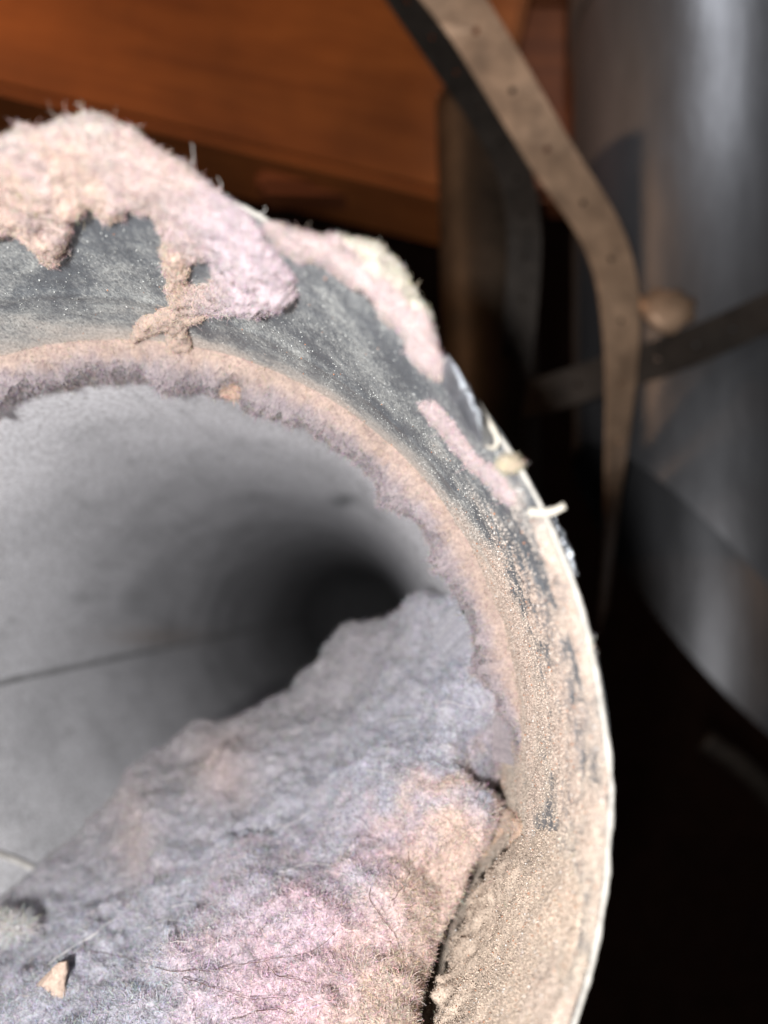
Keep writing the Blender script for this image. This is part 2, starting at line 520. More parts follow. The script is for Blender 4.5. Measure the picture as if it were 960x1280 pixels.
# --- annular step between the sleeve and the inner pipe
sv = []
for R in (r1(th2) - 0.0001, R0 + 0.0007):
    for y in (Y_STEP + 0.0011, Y_STEP + 0.0017):
        sv.append(np.stack([CX + R * np.cos(th2), np.full(nth2, y), CZ + R * np.sin(th2)], -1))
sv = [sv[1], sv[0], sv[2], sv[3]]
link('step_ring', mesh('step_ring', np.concatenate(sv), grid_faces(4, nth2, wrap=True), np.tile(s2l((170, 160, 150)), (4 * nth2, 1)),
     {'dust': np.ones(4 * nth2)}), M_SLEEVE, pipe)

def inner_wall_pt(px, py, R=R1):
    """point of the tilted inner pipe seen at a pixel (marching)"""
    d = np.linspace(0.097, 0.58, 4000)
    P = at(np.full(4000, px), np.full(4000, py), d)
    r = np.hypot(P[:, 0] - CX, P[:, 2] - (CZ + TILT * (d - Y_STEP)))
    k = np.argmax(r >= R)
    return P[k]

# --- lengthwise lock seam of the inner pipe
sp = inner_wall_pt(0, 855)
ang = math.atan2(sp[2] - (CZ + TILT * (sp[1] - Y_STEP)), sp[0] - CX)
yy = np.linspace(Y_STEP + 0.002, 0.75, 80)
prof = [(-0.0011, 0.0), (-0.0010, 0.00045), (-0.0001, 0.0005), (0.0000, 0.0001), (0.0004, 0.00005), (0.0005, 0.0)]
sv = []
for (a, hh) in prof:
    t = ang + a / R1; R = R1 - hh + (0.0003 if hh == 0 else 0)
    sv.append(np.stack([CX + R * math.cos(t) + 0 * yy, yy, CZ + TILT * (yy - Y_STEP) + R * math.sin(t)], -1))
link('lock_seam', mesh('lock_seam', np.concatenate(sv), grid_faces(len(prof), 80)), M_SEAM, pipe)

# --- overlapping edge of the next pipe length, low on the left
ap = np.array([inner_wall_pt(x, y, R1 - 0.0003) for x, y in ((-60, 1050), (-20, 1062), (20, 1076), (55, 1094), (85, 1115), (110, 1140))])
V, Fv = tube(smooth_path(ap, 40), 0.0007, 8)
link('pipe_overlap', mesh('pipe_overlap', V, Fv), plain('folded_sheet_edge', (0.55, 0.53, 0.50), 0.5, 0.2, 300), pipe)

# ================================================================== LINT HEAP
rows = [
 # (px, py, depth) from left to right; first rows hidden behind the crest, last below the frame
 [(-330, 1400, .142), (-180, 1360, .143), (25, 1260, .147), (180, 1100, .157), (288, 990, .166), (388, 925, .168), (480, 850, .158), (565, 805, .134), (624, 775, .113)],
 [(-330, 1300, .140), (-150, 1215, .138), (20, 1150, .143), (165, 1040, .152), (270, 945, .158), (375, 890, .160), (470, 815, .150), (560, 775, .128), (622, 745, .108)],
 [(-330, 1260, .125), (-150, 1195, .122), (15, 1118, .126), (140, 1005, .134), (235, 925, .142), (345, 878, .146), (425, 797, .139), (510, 757, .124), (612, 735, .103)],
 [(-330, 1290, .108), (-150, 1250, .106), (0, 1170, .111), (130, 1075, .119), (240, 985, .126), (345, 925, .129), (450, 860, .125), (545, 820, .112), (640, 800, .0985)],
 [(-330, 1330, .096), (-150, 1300, .095), (0, 1215, .099), (135, 1130, .106), (255, 1050, .112), (360, 985, .114), (465, 925, .111), (560, 885, .103), (656, 880, .0955)],
 [(-330, 1370, .087), (-150, 1330, .087), (0, 1258, .091), (140, 1180, .097), (265, 1110, .101), (375, 1050, .102), (480, 995, .100), (565, 960, .096), (636, 955, .0930)],
 [(-330, 1410, .080), (-150, 1370, .081), (5, 1300, .085), (145, 1230, .089), (270, 1165, .092), (380, 1115, .093), (475, 1065, .0925), (550, 1035, .0915), (618, 1030, .0925)],
 [(-330, 1450, .075), (-150, 1410, .076), (5, 1345, .078), (140, 1280, .082), (260, 1225, .084), (365, 1175, .0855), (450, 1135, .0865), (520, 1105, .0875), (580, 1105, .0905)],
 [(-330, 1520, .070), (-150, 1490, .070), (5, 1430, .072), (130, 1370, .075), (240, 1310, .078), (335, 1270, .080), (420, 1230, .0815), (485, 1200, .083), (540, 1190, .0870)],
 [(-330, 1700, .064), (-150, 1650, .064), (0, 1580, .065), (120, 1520, .067), (225, 1450, .070), (320, 1400, .073), (395, 1350, .075), (460, 1310, .077), (515, 1290, .0820)],
 [(-330, 1900, .060), (-150, 1850, .060), (0, 1780, .061), (110, 1700, .062), (215, 1620, .064), (305, 1560, .067), (380, 1500, .069), (440, 1450, .071), (500, 1400, .078)],
]
R_ = np.array(rows, float)
R_[1:5, 1, 1] += 70; R_[1:5, 2, 1] += 12; R_[2:6, -1, 0] -= np.array([8, 16, 16, 8])
for k_, gap in ((3, .0010), (4, .0010), (5, .002), (6, .014), (7, .019), (8, .018), (9, .014), (10, .012)):
    R_[k_, -1, 2] = wall_depth(R_[k_, -1, 0], R_[k_, -1, 1]) - gap
    if k_ >= 6:
        R_[k_, -2] = R_[k_, -1] + np.array([-26, -8, -.0016])
R_[:, :3, 2] = np.minimum(R_[:, :3, 2], wall_depth(R_[:, :3, 0], R_[:, :3, 1], R1) - 0.0012)
W = at(R_[..., 0], R_[..., 1], R_[..., 2])
nu, nv = 560, 680
def resample(Wc, n):
    out = []
    for k in range(Wc.shape[1]): out.append(smooth_path(Wc[:, k], n))
    return np.stack(out, 1)
Wr = resample(W, nv)
Gm = np.stack([smooth_path(Wr[i], nu) for i in range(nv)])
Rpx, Rpy = proj(Gm)
nrm = grid_normals(Gm)
if nrm[300, 250, 2] < 0: nrm = -nrm
Pm = Gm.reshape(-1, 3)
wrp = np.stack([fbm(Pm, 120, 3, off=5), fbm(Pm, 120, 3, off=25), fbm(Pm, 120, 3, off=45)], -1) * 0.002
b1 = fbm(Pm + wrp, 75, 3, 0.42)
b2 = 1 - np.abs(fbm(Pm + wrp, 170, 3, 0.5, off=31)) * 1.6      # billowy wads with creases
b3 = fbm(Pm, 620, 3, 0.6, off=11)
b4 = fbm(Pm, 2200, 3, 0.6, off=2)
hm = 0.0028 * b1 + 0.0010 * (np.abs(fbm(Pm + wrp, 150, 2, 0.5, off=31)) - 0.2) + 0.00024 * b3 + 0.00011 * b4
# keep the seat against the wall quiet
ucol = np.tile(np.linspace(0, 1, nu), (nv, 1)).ravel()
hm *= (0.30 + 0.70 * (1 - sstep(0.90, 1.0, ucol)))
# creases seen in the heap
pxm, pym = Rpx.ravel(), Rpy.ravel()
def crease(x0, y0, x1, y1, wd, dp):
    ax, ay = x1 - x0, y1 - y0
    t = np.clip(((pxm - x0) * ax + (pym - y0) * ay) / (ax * ax + ay * ay), 0, 1)
    jit = fbm(Pm, 300, 2, off=60) * 14
    d = np.hypot(pxm - x0 - t * ax + jit, pym - y0 - t * ay + jit * 0.6)
    return -dp * np.exp(-(d / wd) ** 2)
for cr_ in ((255, 1050, 330, 1030, 10, .0022), (430, 1110, 440, 1150, 9, .0016), (330, 1200, 440, 1180, 14, .0014), (415, 1240, 445, 1300, 12, .0020),
            (130, 1140, 160, 1180, 12, .0015), (100, 1215, 330, 1250, 9, .0009), (495, 1060, 540, 1100, 12, .0012), (300, 1000, 420, 930, 16, .0014),
            (180, 1230, 300, 1290, 12, .0011), (560, 960, 640, 990, 12, .0012)):
    hm = hm + crease(*cr_)
for (x, y, r, a) in ((300, 960, 45, .0022), (180, 1010, 40, .0025), (360, 1160, 60, .0020), (240, 1230, 55, .0015), (400, 1260, 34, .0014), (520, 1130, 50, .0016), (480, 980, 70, .0018), (560, 1020, 30, .0012)):
    hm = hm + a * np.exp(-((pxm - x) ** 2 + (pym - y) ** 2) / r ** 2)
Pd = Pm + nrm.reshape(-1, 3) * hm[:, None]
# stay inside the pipe's wall
dx, dz = Pd[:, 0] - CX, Pd[:, 2] - (CZ + TILT * np.maximum(Pd[:, 1] - Y_STEP, 0))
rr = np.hypot(dx, dz)
lim = np.where(Pd[:, 1] > Y_STEP, r1(np.arctan2(dz, dx)) - 0.0007, R0 - 0.0012)
rag_ = (sstep(0.93, 1.0, ucol) * sstep(960, 1030, pym))[:, None] * np.stack([fbm(Pm, 420, 3, .6, off=77), 0 * pxm, fbm(Pm, 420, 3, .6, off=88)], -1) * 0.0007
Pd += rag_
lim = lim - 0.0005 * np.abs(fbm(Pm, 330, 4, 0.6, off=55)) - 0.0002 * fbm(Pm, 1800, 2, off=5)
k = np.minimum(1, lim / rr)
Pd[:, 0] = CX + dx * k; Pd[:, 2] += dz * (k - 1)
Gm = Pd.reshape(nv, nu, 3)
nrm = grid_normals(Gm)
if nrm[300, 250, 2] < 0: nrm = -nrm
# colours of the lint itself
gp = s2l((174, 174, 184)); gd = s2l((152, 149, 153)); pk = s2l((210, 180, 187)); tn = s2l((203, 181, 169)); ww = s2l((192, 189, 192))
pn = fbm(Pm, 110, 4, off=70); pn2 = fbm(Pm, 260, 3, off=90)
# distance below-right of the border between the grey and the pink lint
s_line = (pym - (1130 - 0.42 * (pxm - 300) * 1.0)) / 1.08
pinkw = 0.85 * sstep(-90, 110, s_line + 60 * pn + 25 * pn2) * sstep(130, 400, pxm + 50 * pn2)
tanw = sstep(-70, 60, (pxm - (590 - (pym - 1000) * 0.42)) + 60 + 45 * pn2) * sstep(940, 1040, pym + 60 * pn + 30 * pn2)
# upper right part of heap stays grey
tanw = np.maximum(tanw, 0.75 * sstep(600, 650, pxm) * sstep(800, 900, pym))
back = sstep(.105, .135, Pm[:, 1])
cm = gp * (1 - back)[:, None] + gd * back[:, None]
cm = cm * (1 - 0.35 * np.clip(pn2, 0, 1))[:, None] + ww * 0.35 * np.clip(pn2, 0, 1)[:, None]
cm = cm * (1 - pinkw)[:, None] + pk * pinkw[:, None]
cm = cm * (1 - tanw)[:, None] + tn * tanw[:, None]
warmp = np.exp(-(((pxm - 280) / 40) ** 2 + ((pym - 960) / 45) ** 2)) * 0.5 + np.exp(-(((pxm - 170) / 30) ** 2 + ((pym - 1050) / 60) ** 2)) * 0.4
cm = cm * (1 - warmp)[:, None] + s2l((190, 165, 155)) * warmp[:, None]
speck = fbm(Pm, 1500, 2, off=120)
cm = cm * (1 + 0.22 * speck[:, None])
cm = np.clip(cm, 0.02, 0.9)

heap = empty('lint_heap', tuple(at(480, 1250, 0.09)), 'thick heap of matted grey, pink and tan lint filling the bottom of the pipe', 'lint')
# the far side, the underside and the folded edge along the gap
edge_r = Gm[:, -1]
under = Gm.copy()
under[..., 1] += 0.0; 
down = np.array([0.30, 0.25, -0.9]); 
lowG = Gm[::4, ::4] + np.array([-0.0035, 0.010, -0.010])
skirt_r = np.stack([edge_r, edge_r + np.array([0.0002, 0.0007, -0.0006]), edge_r + np.array([-0.0006, 0.0022, -0.0012]), edge_r + np.array([-0.0030, 0.0080, -0.0040])])
nv_, nu_ = Gm.shape[:2]
V = np.concatenate([Gm.reshape(-1, 3), skirt_r.reshape(-1, 3)])
Fa = grid_faces(nv_, nu_)
Fb = grid_faces(4, nv_, base=nv_ * nu_)
Cc = np.concatenate([cm, np.tile(cm.reshape(nv_, nu_, 3)[:, -1], (4, 1, 1)).reshape(-1, 3) * 0.85])
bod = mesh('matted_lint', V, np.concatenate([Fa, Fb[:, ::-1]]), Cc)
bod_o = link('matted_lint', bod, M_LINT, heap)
wt = np.clip(1.0 - 0.0 * pxm, 0.05, 1) * ((pxm > -60) & (pxm < 700) & (pym < 1360)) * (Pm[:, 1] < 0.16)
cell = (Pm[:, 1] / .09) ** 2
ar = np.linalg.norm(np.cross(np.gradient(Gm, axis=0), np.gradient(Gm, axis=1)), axis=-1).ravel()
fuzz('fibre_fuzz', heap, Gm.reshape(-1, 3), nrm.reshape(-1, 3), cm, 330000, 0.0003, 0.0013, 0.000021, 0.55, 0.45, weight=wt * ar / cell + 1e-15, bright=(0.55, 1.7))
# ragged fibres standing off the edge beside the gap
er = np.repeat(edge_r[300:], 6, 0) + rng.normal(size=(len(edge_r[300:]) * 6, 3)) * 0.0001
fuzz('edge_fuzz', heap, er, np.tile(np.array([0.75, -0.2, 0.1]), (len(er), 1)), np.repeat(cm.reshape(nv_, nu_, 3)[300:, -1], 6, 0), 2800, 0.0003, 0.0011, 0.00002, 0.9, 0.4)

# ================================================================== LINT PATCHES on the sleeve
def base_surface(px, py):
    rrp = np.hypot(px + 60, py - 1000)
    d = np.where(rrp < 820, wall_depth(px, py), Y_RIM)
    d = np.clip(d, Y_RIM, 0.12)
    P = at(px, py, d)
    n = np.stack([CX - P[:, 0], 0 * d, CZ - P[:, 2]], -1)
    n /= np.linalg.norm(n, axis=1)[:, None]
    f = sstep(770, 835, rrp)[:, None]
    n = n * (1 - f) + np.array([0, -1.0, 0]) * f
    n /= np.linalg.norm(n, axis=1)[:, None]
    return P, n

def poly_sd(px, py, poly):
    poly = np.asarray(poly, float); q = np.roll(poly, -1, 0)
    ins = np.zeros(px.shape, bool); dm = np.full(px.shape, 1e9)
    for (ax, ay), (bx, by) in zip(poly, q):
        ex, ey = bx - ax, by - ay
        t = np.clip(((px - ax) * ex + (py - ay) * ey) / (ex * ex + ey * ey + 1e-9), 0, 1)
        dm = np.minimum(dm, np.hypot(px - ax - t * ex, py - ay - t * ey))
        c = ((ay > py) != (by > py)) & (px < ex * (py - ay) / (ey if ey else 1e-9) + ax)
        ins ^= c
    return np.where(ins, dm, -dm)

def lint_patch(name, polys, holes, T, soft, colfn, label, cat='lint', group=None, rag=6.0, nfib=20000, step=1.7, lumps=0.5, fl=(0.00010, 0.00042), extra_h=None, mat_=None, ragscale=350, part_name='matted_lint', ngrain=0, fine=1.0, parent=None):
    allp = np.concatenate([np.asarray(p, float) for p in polys])
    x0, y0 = allp.min(0) - 14; x1, y1 = allp.max(0) + 14
    xs = np.arange(x0, x1, step); yg = np.arange(y0, y1, step)
    X, Y = np.meshgrid(xs, yg); sh = X.shape
    X = X.ravel(); Y = Y.ravel()
    B, n = base_surface(X, Y)
    sd = np.full(X.shape, -1e9)
    for p in polys: sd = np.maximum(sd, poly_sd(X, Y, p))
    for p in holes: sd = np.minimum(sd, -poly_sd(X, Y, p))
    sd = sd + rag * (fbm(B, ragscale, 4, 0.6, off=len(polys[0]) * 3.1)) + 0.25 * rag * fbm(B, 2200, 2)
    ins = sd > 0
    prof = np.sqrt(np.clip(sd / soft, 0, 1) * (2 - np.clip(sd / soft, 0, 1)))
    lump = 1 + lumps * fbm(B, 230, 3, off=4) + 0.55 * lumps * fbm(B, 750, 3, 0.6, off=14)
    hgt = T * prof * np.clip(lump, 0.25, 2)
    if extra_h is not None: hgt = hgt * extra_h(X, Y)
    hgt += 0.00007 * fine * fbm(B, 2400, 3, 0.7, off=40) * ins
    P = B + n * (hgt + 0.00008)[:, None]
    Q = B - n * 0.00045
    Q = np.where((np.hypot(X + 60, Y - 1000) > 815)[:, None], B + np.array([0, 0.0011, 0]), Q)
    idx = np.full(len(X), -1); keep = np.where(ins)[0]
    I = np.arange(len(X)).reshape(sh)
    q = np.stack([I[:-1, :-1], I[1:, :-1], I[1:, 1:], I[:-1, 1:]], -1).reshape(-1, 4)
    q = q[ins[q].all(1)]
    used = np.unique(q); idx[used] = np.arange(len(used)); m = len(used)
    q = idx[q]
    e = np.concatenate([q[:, [0, 1]], q[:, [1, 2]], q[:, [2, 3]], q[:, [3, 0]]])
    key = np.sort(e, 1); key = key[:, 0] * (m + 1) + key[:, 1]
    _, inv, cnt = np.unique(key, return_inverse=True, return_counts=True)
    be = e[cnt[inv] == 1]
    sides = np.stack([be[:, 1], be[:, 0], be[:, 0] + m, be[:, 1] + m], -1)
    C = colfn(X[used], Y[used], B[used])
    me = mesh(name, np.concatenate([P[used], Q[used]]), np.concatenate([q, q[:, ::-1] + m, sides]), np.concatenate([C, C * 0.9]), {'dust': np.ones(2 * m) * 1.1})
    ctr = P[used].mean(0)
    root = parent or empty(name, tuple(ctr), label, cat, group)
    link(part_name, me, mat_ or M_LINT, root)
    # fibres, more of them along the outline
    Pn = n[used]
    sdk = sd[used]
    ar_ = 1.0 + 3.0 * np.exp(-sdk / 4.0)
    out = Pn.copy()
    fuzz('fibre_fuzz', root, P[used], out, C, nfib, fl[0], fl[1], 0.000018, 0.35, 0.5, weight=ar_, bright=(0.65, 1.45))
    fuzz('wisps', root, P[used], out, C, nfib // 90, 0.0006, 0.0016, 0.000016, 0.7, 0.7, weight=ar_, bright=(0.9, 1.7))
    if ngrain: grains('dust_grains', root, P[used], Pn, C, ngrain, 0.00005, 0.00013, ar_ * 0 + 1, M_GRAIN)
    return root

cR = s2l((192, 172, 166)); cP = s2l((191, 175, 180)); cT = s2l((196, 173, 158)); cC = s2l((188, 182, 168)); cW = s2l((194, 186, 180))
def col_big(X, Y, B):
    f = fbm(B, 150, 4, off=200); g = fbm(B, 420, 3, off=210)
    pinkf = sstep(180, 290, X + 60 * f)
    tanf = sstep(0.0, 0.5, f + 0.5 * g + 0.6 * sstep(190, 230, Y) * sstep(130, 60, X))
    topf = sstep(200, 165, Y + 40 * g)
    c = cR[None] * (1 - pinkf[:, None]) + cP[None] * pinkf[:, None]
    c = c * (1 - 0.7 * tanf[:, None] * (1 - pinkf[:, None])) + cT * 0.7 * tanf[:, None] * (1 - pinkf[:, None])
    c = c * (1 - 0.5 * topf[:, None]) + cW * 0.5 * topf[:, None]
    st = (np.exp(-(((X - 225) / 30) ** 2)) * sstep(280, 310, Y))[:, None] * 0.7
    c = c * (1 - st) + cT * st
    return np.clip(c * (1 + 0.10 * g[:, None]), 0, .9)

def tongue_h(X, Y):
    return 0.75 + 0.9 * np.exp(-(((X - 330) / 60) ** 2 + ((Y - 345) / 45) ** 2)) + 0.7 * np.exp(-(((X - 60) / 60) ** 2 + ((Y - 270) / 50) ** 2))
big_poly = [(-60, 185), (-20, 172), (10, 168), (28, 164), (50, 166), (62, 160), (82, 152), (118, 148), (135, 152), (172, 168), (186, 180), (215, 205), (245, 222), (275, 240), (300, 262), (325, 285),
            (345, 312), (362, 332), (373, 352), (370, 372), (352, 382), (320, 386), (285, 388), (258, 393), (240, 397), (225, 398), (205, 403), (192, 402), (205, 390), (215, 385), (211, 350), (205, 330),
            (202, 312), (206, 292), (188, 262), (165, 258), (140, 268), (130, 278), (128, 262), (112, 252), (95, 262), (92, 290), (84, 305), (68, 322), (52, 320), (38, 302), (20, 285), (0, 290), (-60, 300)]
hole1 = [(230, 328), (246, 318), (266, 322), (272, 336), (262, 350), (242, 356), (231, 348)]
strand1 = [(206, 300), (232, 296), (238, 330), (232, 360), (236, 395), (238, 425), (248, 462), (246, 480), (232, 474), (214, 466), (206, 440), (208, 420), (211, 395), (214, 370), (210, 340)]
strand2 = [(166, 408), (178, 394), (205, 382), (235, 374), (262, 366), (285, 362), (285, 388), (262, 392), (238, 398), (205, 408), (182, 418), (164, 424)]
big_clump = lint_patch('lint_clump', [big_poly], [hole1], 0.0013, 20, col_big,
           'big pink fuzzy lint clump draped over the top rim, with a dangling crossed strand', nfib=90000, lumps=0.5, extra_h=tongue_h)

def col_str(X, Y, B):
    return np.clip(s2l((204, 180, 164)) * (1 + 0.15 * fbm(B, 500, 3, off=260)[:, None]), 0, .9)
lint_patch('lint_clump', [strand1], [], 0.0011, 9, col_str, None, nfib=9000, rag=3, parent=big_clump, part_name='hanging_strand', lumps=0.7)
lint_patch('lint_clump', [strand2], [], 0.0009, 8, col_str, None, nfib=5000, rag=3, parent=big_clump, part_name='hanging_strand', lumps=0.7)

def col_rim2(X, Y, B):
    f = fbm(B, 300, 3, off=230)
    rrp = np.hypot(X + 60, Y - 1000)
    e = sstep(838, 850, rrp + 12 * f)[:, None]
    c = s2l((188, 170, 168)) * (1 - e) + cC * e
    return np.clip(c * (1 + 0.12 * f[:, None]), 0, .9)
lint_patch('lint_clump', [[(326, 278), (345, 281), (362, 290), (385, 296), (402, 300), (425, 300), (462, 305), (482, 314), (497, 328), (506, 345), (520, 366), (535, 395), (546, 424), (553, 452), (558, 474), (549, 478),
            (532, 462), (521, 452), (512, 440), (508, 425), (497, 412), (484, 404), (472, 385), (455, 366), (435, 350), (412, 338), (392, 328), (372, 326), (352, 312), (338, 296)]], [],
           0.0010, 12, col_rim2, 'cream edged pink lint crust bulging over the rim right of the big clump', nfib=16000, rag=3.5, lumps=0.8)

lint_patch('lint_clump', [[(528, 500), (545, 498), (556, 512), (572, 535), (590, 556), (610, 575), (628, 590), (645, 612), (652, 628), (640, 628), (622, 610), (604, 592), (585, 578), (572, 560), (558, 540), (545, 522)]], [],
           0.0006, 7, lambda X, Y, B: np.clip(s2l((186, 168, 168)) * (1 + 0.15 * fbm(B, 500, 2)[:, None]), 0, .9),
           'narrow pink lint strip stuck just inside the rim below the foil scrap', nfib=6000, rag=4)

# --- ring of lint caught on the step where the narrower pipe begins
nr_, nm_ = 1400, 70
tr = np.linspace(math.radians(-4), math.radians(202), nr_)
sm = np.linspace(0, 1, nm_)
TR, SM = np.meshgrid(tr, sm)
U = np.stack([np.cos(TR) * 0.05, np.sin(TR) * 0.05, 0 * TR], -1).reshape(-1, 3)
edge_n = fbm(np.stack([np.cos(TR) * .05, np.sin(TR) * .05, 0 * TR], -1).reshape(-1, 3), 190, 5, 0.65).reshape(TR.shape)
S3 = np.stack([np.cos(TR) * .05, np.sin(TR) * .05, SM * 0.01], -1).reshape(-1, 3)
rn = fbm(S3, 260, 4, 0.6, off=3).reshape(TR.shape); rn2 = fbm(S3, 1100, 3, 0.6, off=8).reshape(TR.shape)
# profile: rises from the sleeve wall, crowns at the step, runs on inside the inner pipe
ins_w = np.maximum(0.0002, 0.0007 + 0.0017 * edge_n)      # how far the ring reaches inwards
ang_p = SM * math.pi
Rring = (R0 + 0.0003) - (R0 + 0.0003 - (R1 - ins_w)) * sstep(0.02, 0.52, SM) * (1 + 0.05 * rn)
tl = sstep(0.78, 1.0, SM)
Rring = Rring * (1 - tl) + (R1 - 0.0002) * tl
Yring = Y_STEP - 0.0030 + 0.0062 * SM ** 1.25 - 0.0013 * np.sin(ang_p) * (1 + 0.5 * rn)
Rring -= 0.0004 * rn2 * np.sin(ang_p) + 0.0006 * rn * np.sin(ang_p)
# ends taper into the wall
tap = sstep(math.radians(-4), math.radians(14), TR)
Rring = Rring * tap + (R0 + 0.0002) * (1 - tap)
# tail goes back down to the pipe's wall
Gr = np.stack([CX + Rring * np.cos(TR), Yring, CZ + TILT * np.maximum(Yring - Y_STEP, 0) + Rring * np.sin(TR)], -1)
back = [Gr]
nrr = grid_normals(Gr)
rad_in = np.stack([-np.cos(TR), -0.4 + 0 * TR, -np.sin(TR)], -1)
if (nrr * rad_in).sum() < 0: nrr = -nrr
last = Gr[-1:]
tail = np.stack([CX + (R1 + 0.0003) * np.cos(tr), Yring[-1] + 0.003, CZ + TILT * (Yring[-1] + 0.003 - Y_STEP) + (R1 + 0.0003) * np.sin(tr)], -1)[None]
V = np.concatenate([Gr, tail]).reshape(-1, 3)
salm = s2l((186, 166, 155)); mauv = s2l((154, 144, 147)); film = s2l((200, 190, 180))
fo = sstep(0.20, 0.42, SM + 0.10 * rn + 0.05 * edge_n)[..., None]
fi = (1 - sstep(0.02, 0.10, SM))[..., None]
cr = salm * (1 - fo) + mauv * fo
cr = cr * (1 - fi) + film * fi
cr = np.clip(cr * (1 + 0.18 * rn[..., None]), 0.02, 0.9)
ring = empty('lint_ring', (CX, Y_STEP, CZ), 'furry ring of salmon and mauve lint caught where the narrower pipe begins', 'lint')
link('matted_lint', mesh('lint_ring', V, grid_faces(nm_ + 1, nr_), np.concatenate([cr, cr[-1:]]).reshape(-1, 3)), M_LINT, ring)
wr = (0.35 + SM + 1.5 * (SM > 0.45)).ravel()
fuzz('fibre_fuzz', ring, Gr.reshape(-1, 3), nrr.reshape(-1, 3), cr.reshape(-1, 3), 60000, 0.0003, 0.0013, 0.000022, 0.9, 0.5, weight=wr)

# tuft hanging off the ring
def tuft(px, py, d, r, color, n, name, label, squash=(1, 1, 1), lmax=0.0014, group=None, cat='lint'):
    c = at(px, py, d)
    bm = bmesh.new(); bmesh.ops.create_icosphere(bm, subdivisions=4, radius=1.0)
    V = np.array([v.co[:] for v in bm.verts]); Fv = [[v.index for v in f.verts] for f in bm.faces]; bm.free()
    nn = V.copy()
    k = 1 + 0.45 * fbm(V, 1.3, 3, off=px * 0.1) + 0.18 * fbm(V, 4.5, 3, off=py * 0.1)
    V = V * k[:, None] * np.array(squash) * r + c
    C = np.clip(np.array(color)[None] * (1 + 0.15 * fbm(V, 600, 2)[:, None]), 0, .9)
    root = empty(name, tuple(c), label, cat, group)
    link('matted_lint', mesh(name, V, Fv, C), M_LINT, root)
    fuzz('fibre_fuzz', root, V, nn, C, n, 0.0003, lmax, 0.00002, 0.9, 0.5)
    return root

tuft(292, 490, .0945, .0008, s2l((196, 168, 152)), 900, 'lint_tuft', 'small salmon lint tuft hanging from the furry ring beside the crossed strand', (1.9, 0.7, 1.0))
tuft(6, 1158, .1055, .0022, s2l((215, 213, 212)), 5000, 'lint_tuft', 'white fluffy tuft low on the left behind the grey heap', (1.6, 1.0, 0.55), 0.0028)

# small dry pieces -------------------------------------------------
def flake(poly, d, th, name, label, material, cat, tilt=(0, 0), curl=0.0, group=None):
    poly = np.asarray(poly, float); c = poly.mean(0)
    dd = d + tilt[0] * (poly[:, 0] - c[0]) + tilt[1] * (poly[:, 1] - c[1])
    outer = at(poly[:, 0], poly[:, 1], dd)
    midp = (poly - c) * 0.55 + c
    mid = at(midp[:, 0], midp[:, 1], d + 0.55 * (dd - d) - curl * 0.6)
    ctr = at([c[0]], [c[1]], [d - curl])
    n = len(poly)
    top = np.concatenate([outer, mid, ctr]); top += rng.normal(size=top.shape) * th * 0.2
    bot = top + np.array([0, th, 0])
    V = np.concatenate([top, bot]); m = 2 * n + 1; Fv = []
    for i in range(n):
        j = (i + 1) % n
        Fv += [[i, j, n + j, n + i], [n + i, n + j, 2 * n], [m + i, m + n + i, m + n + j, m + j], [m + n + i, m + 2 * n, m + n + j], [j, i, m + i, m + j]]
    o = link(name, mesh(name, V, Fv), material)
    return tag(o, label, cat, group)

def ragged(poly, n_sub=4, amp=2.0):
    poly = np.asarray(poly, float); out = []
    for a, b in zip(poly, np.roll(poly, -1, 0)):
        for k in range(n_sub): out.append(a + (b - a) * k / n_sub + rng.normal(size=2) * amp)
    return out

# crumpled foil scraps outside the rim
def foil(poly, d, label, nx=30):
    poly = np.asarray(poly, float)   # strip: left side points then right side points (same count)
    h_ = len(poly) // 2
    A, B = poly[:h_], poly[h_:][::-1]
    A = smooth_path(np.c_[A, 0 * A[:, 0]], 60)[:, :2]; B = smooth_path(np.c_[B, 0 * B[:, 0]], 60)[:, :2]
    s = np.linspace(0, 1, nx)
    XY = A[:, None] * (1 - s)[None, :, None] + B[:, None] * s[None, :, None]
    P = at(XY[..., 0], XY[..., 1], np.full(XY.shape[:2], d))
    P[..., 1] += 0.0012 * np.abs(fbm(P.reshape(-1, 3), 380, 3)).reshape(P.shape[:2]) - 0.002 * np.sin(s * np.pi)[None]
    Q = P + np.array([0, 0.0002, 0])
    n_, m_ = P.shape[:2]
    V = np.concatenate([P.reshape(-1, 3), Q.reshape(-1, 3)])
    o = link('foil_scrap', mesh('foil_scrap', V, np.concatenate([grid_faces(n_, m_), grid_faces(n_, m_, base=n_ * m_)[:, ::-1]])), M_FOIL)
    return tag(o, label, 'foil scrap', 'torn foil scraps behind the rim')
foil([(553, 455), (556, 480), (575, 515), (600, 552), (604, 556), (616, 545), (596, 500), (560, 450)], .0562, 'bright torn foil scrap poking out behind the rim right of the cream crust')
foil([(674, 642), (680, 665), (694, 700), (705, 722), (722, 722), (720, 698), (708, 668), (684, 636)], .0595, 'dark little foil scrap poking out behind the rim under the pale splinter')

def strand(name, pts, rad, material, label=None, cat=None, group=None, parent=None, n=30, wob=0.0):
    P = smooth_path(at(*np.array(pts, float).T), n)
    if wob: P = P + wob * np.stack([fbm(P, 400, 2, off=1), fbm(P, 400, 2, off=7), fbm(P, 400, 2, off=13)], -1)
    rr_ = rad * (1 + 0.35 * fbm(P, 900, 3)) * (1 - 0.3 * np.linspace(0, 1, n))
    V, Fv = tube(P, rr_, 8)
    o = link(name, mesh(name, V, Fv), material, parent)
    if label: tag(o, label, cat, group)
    return o

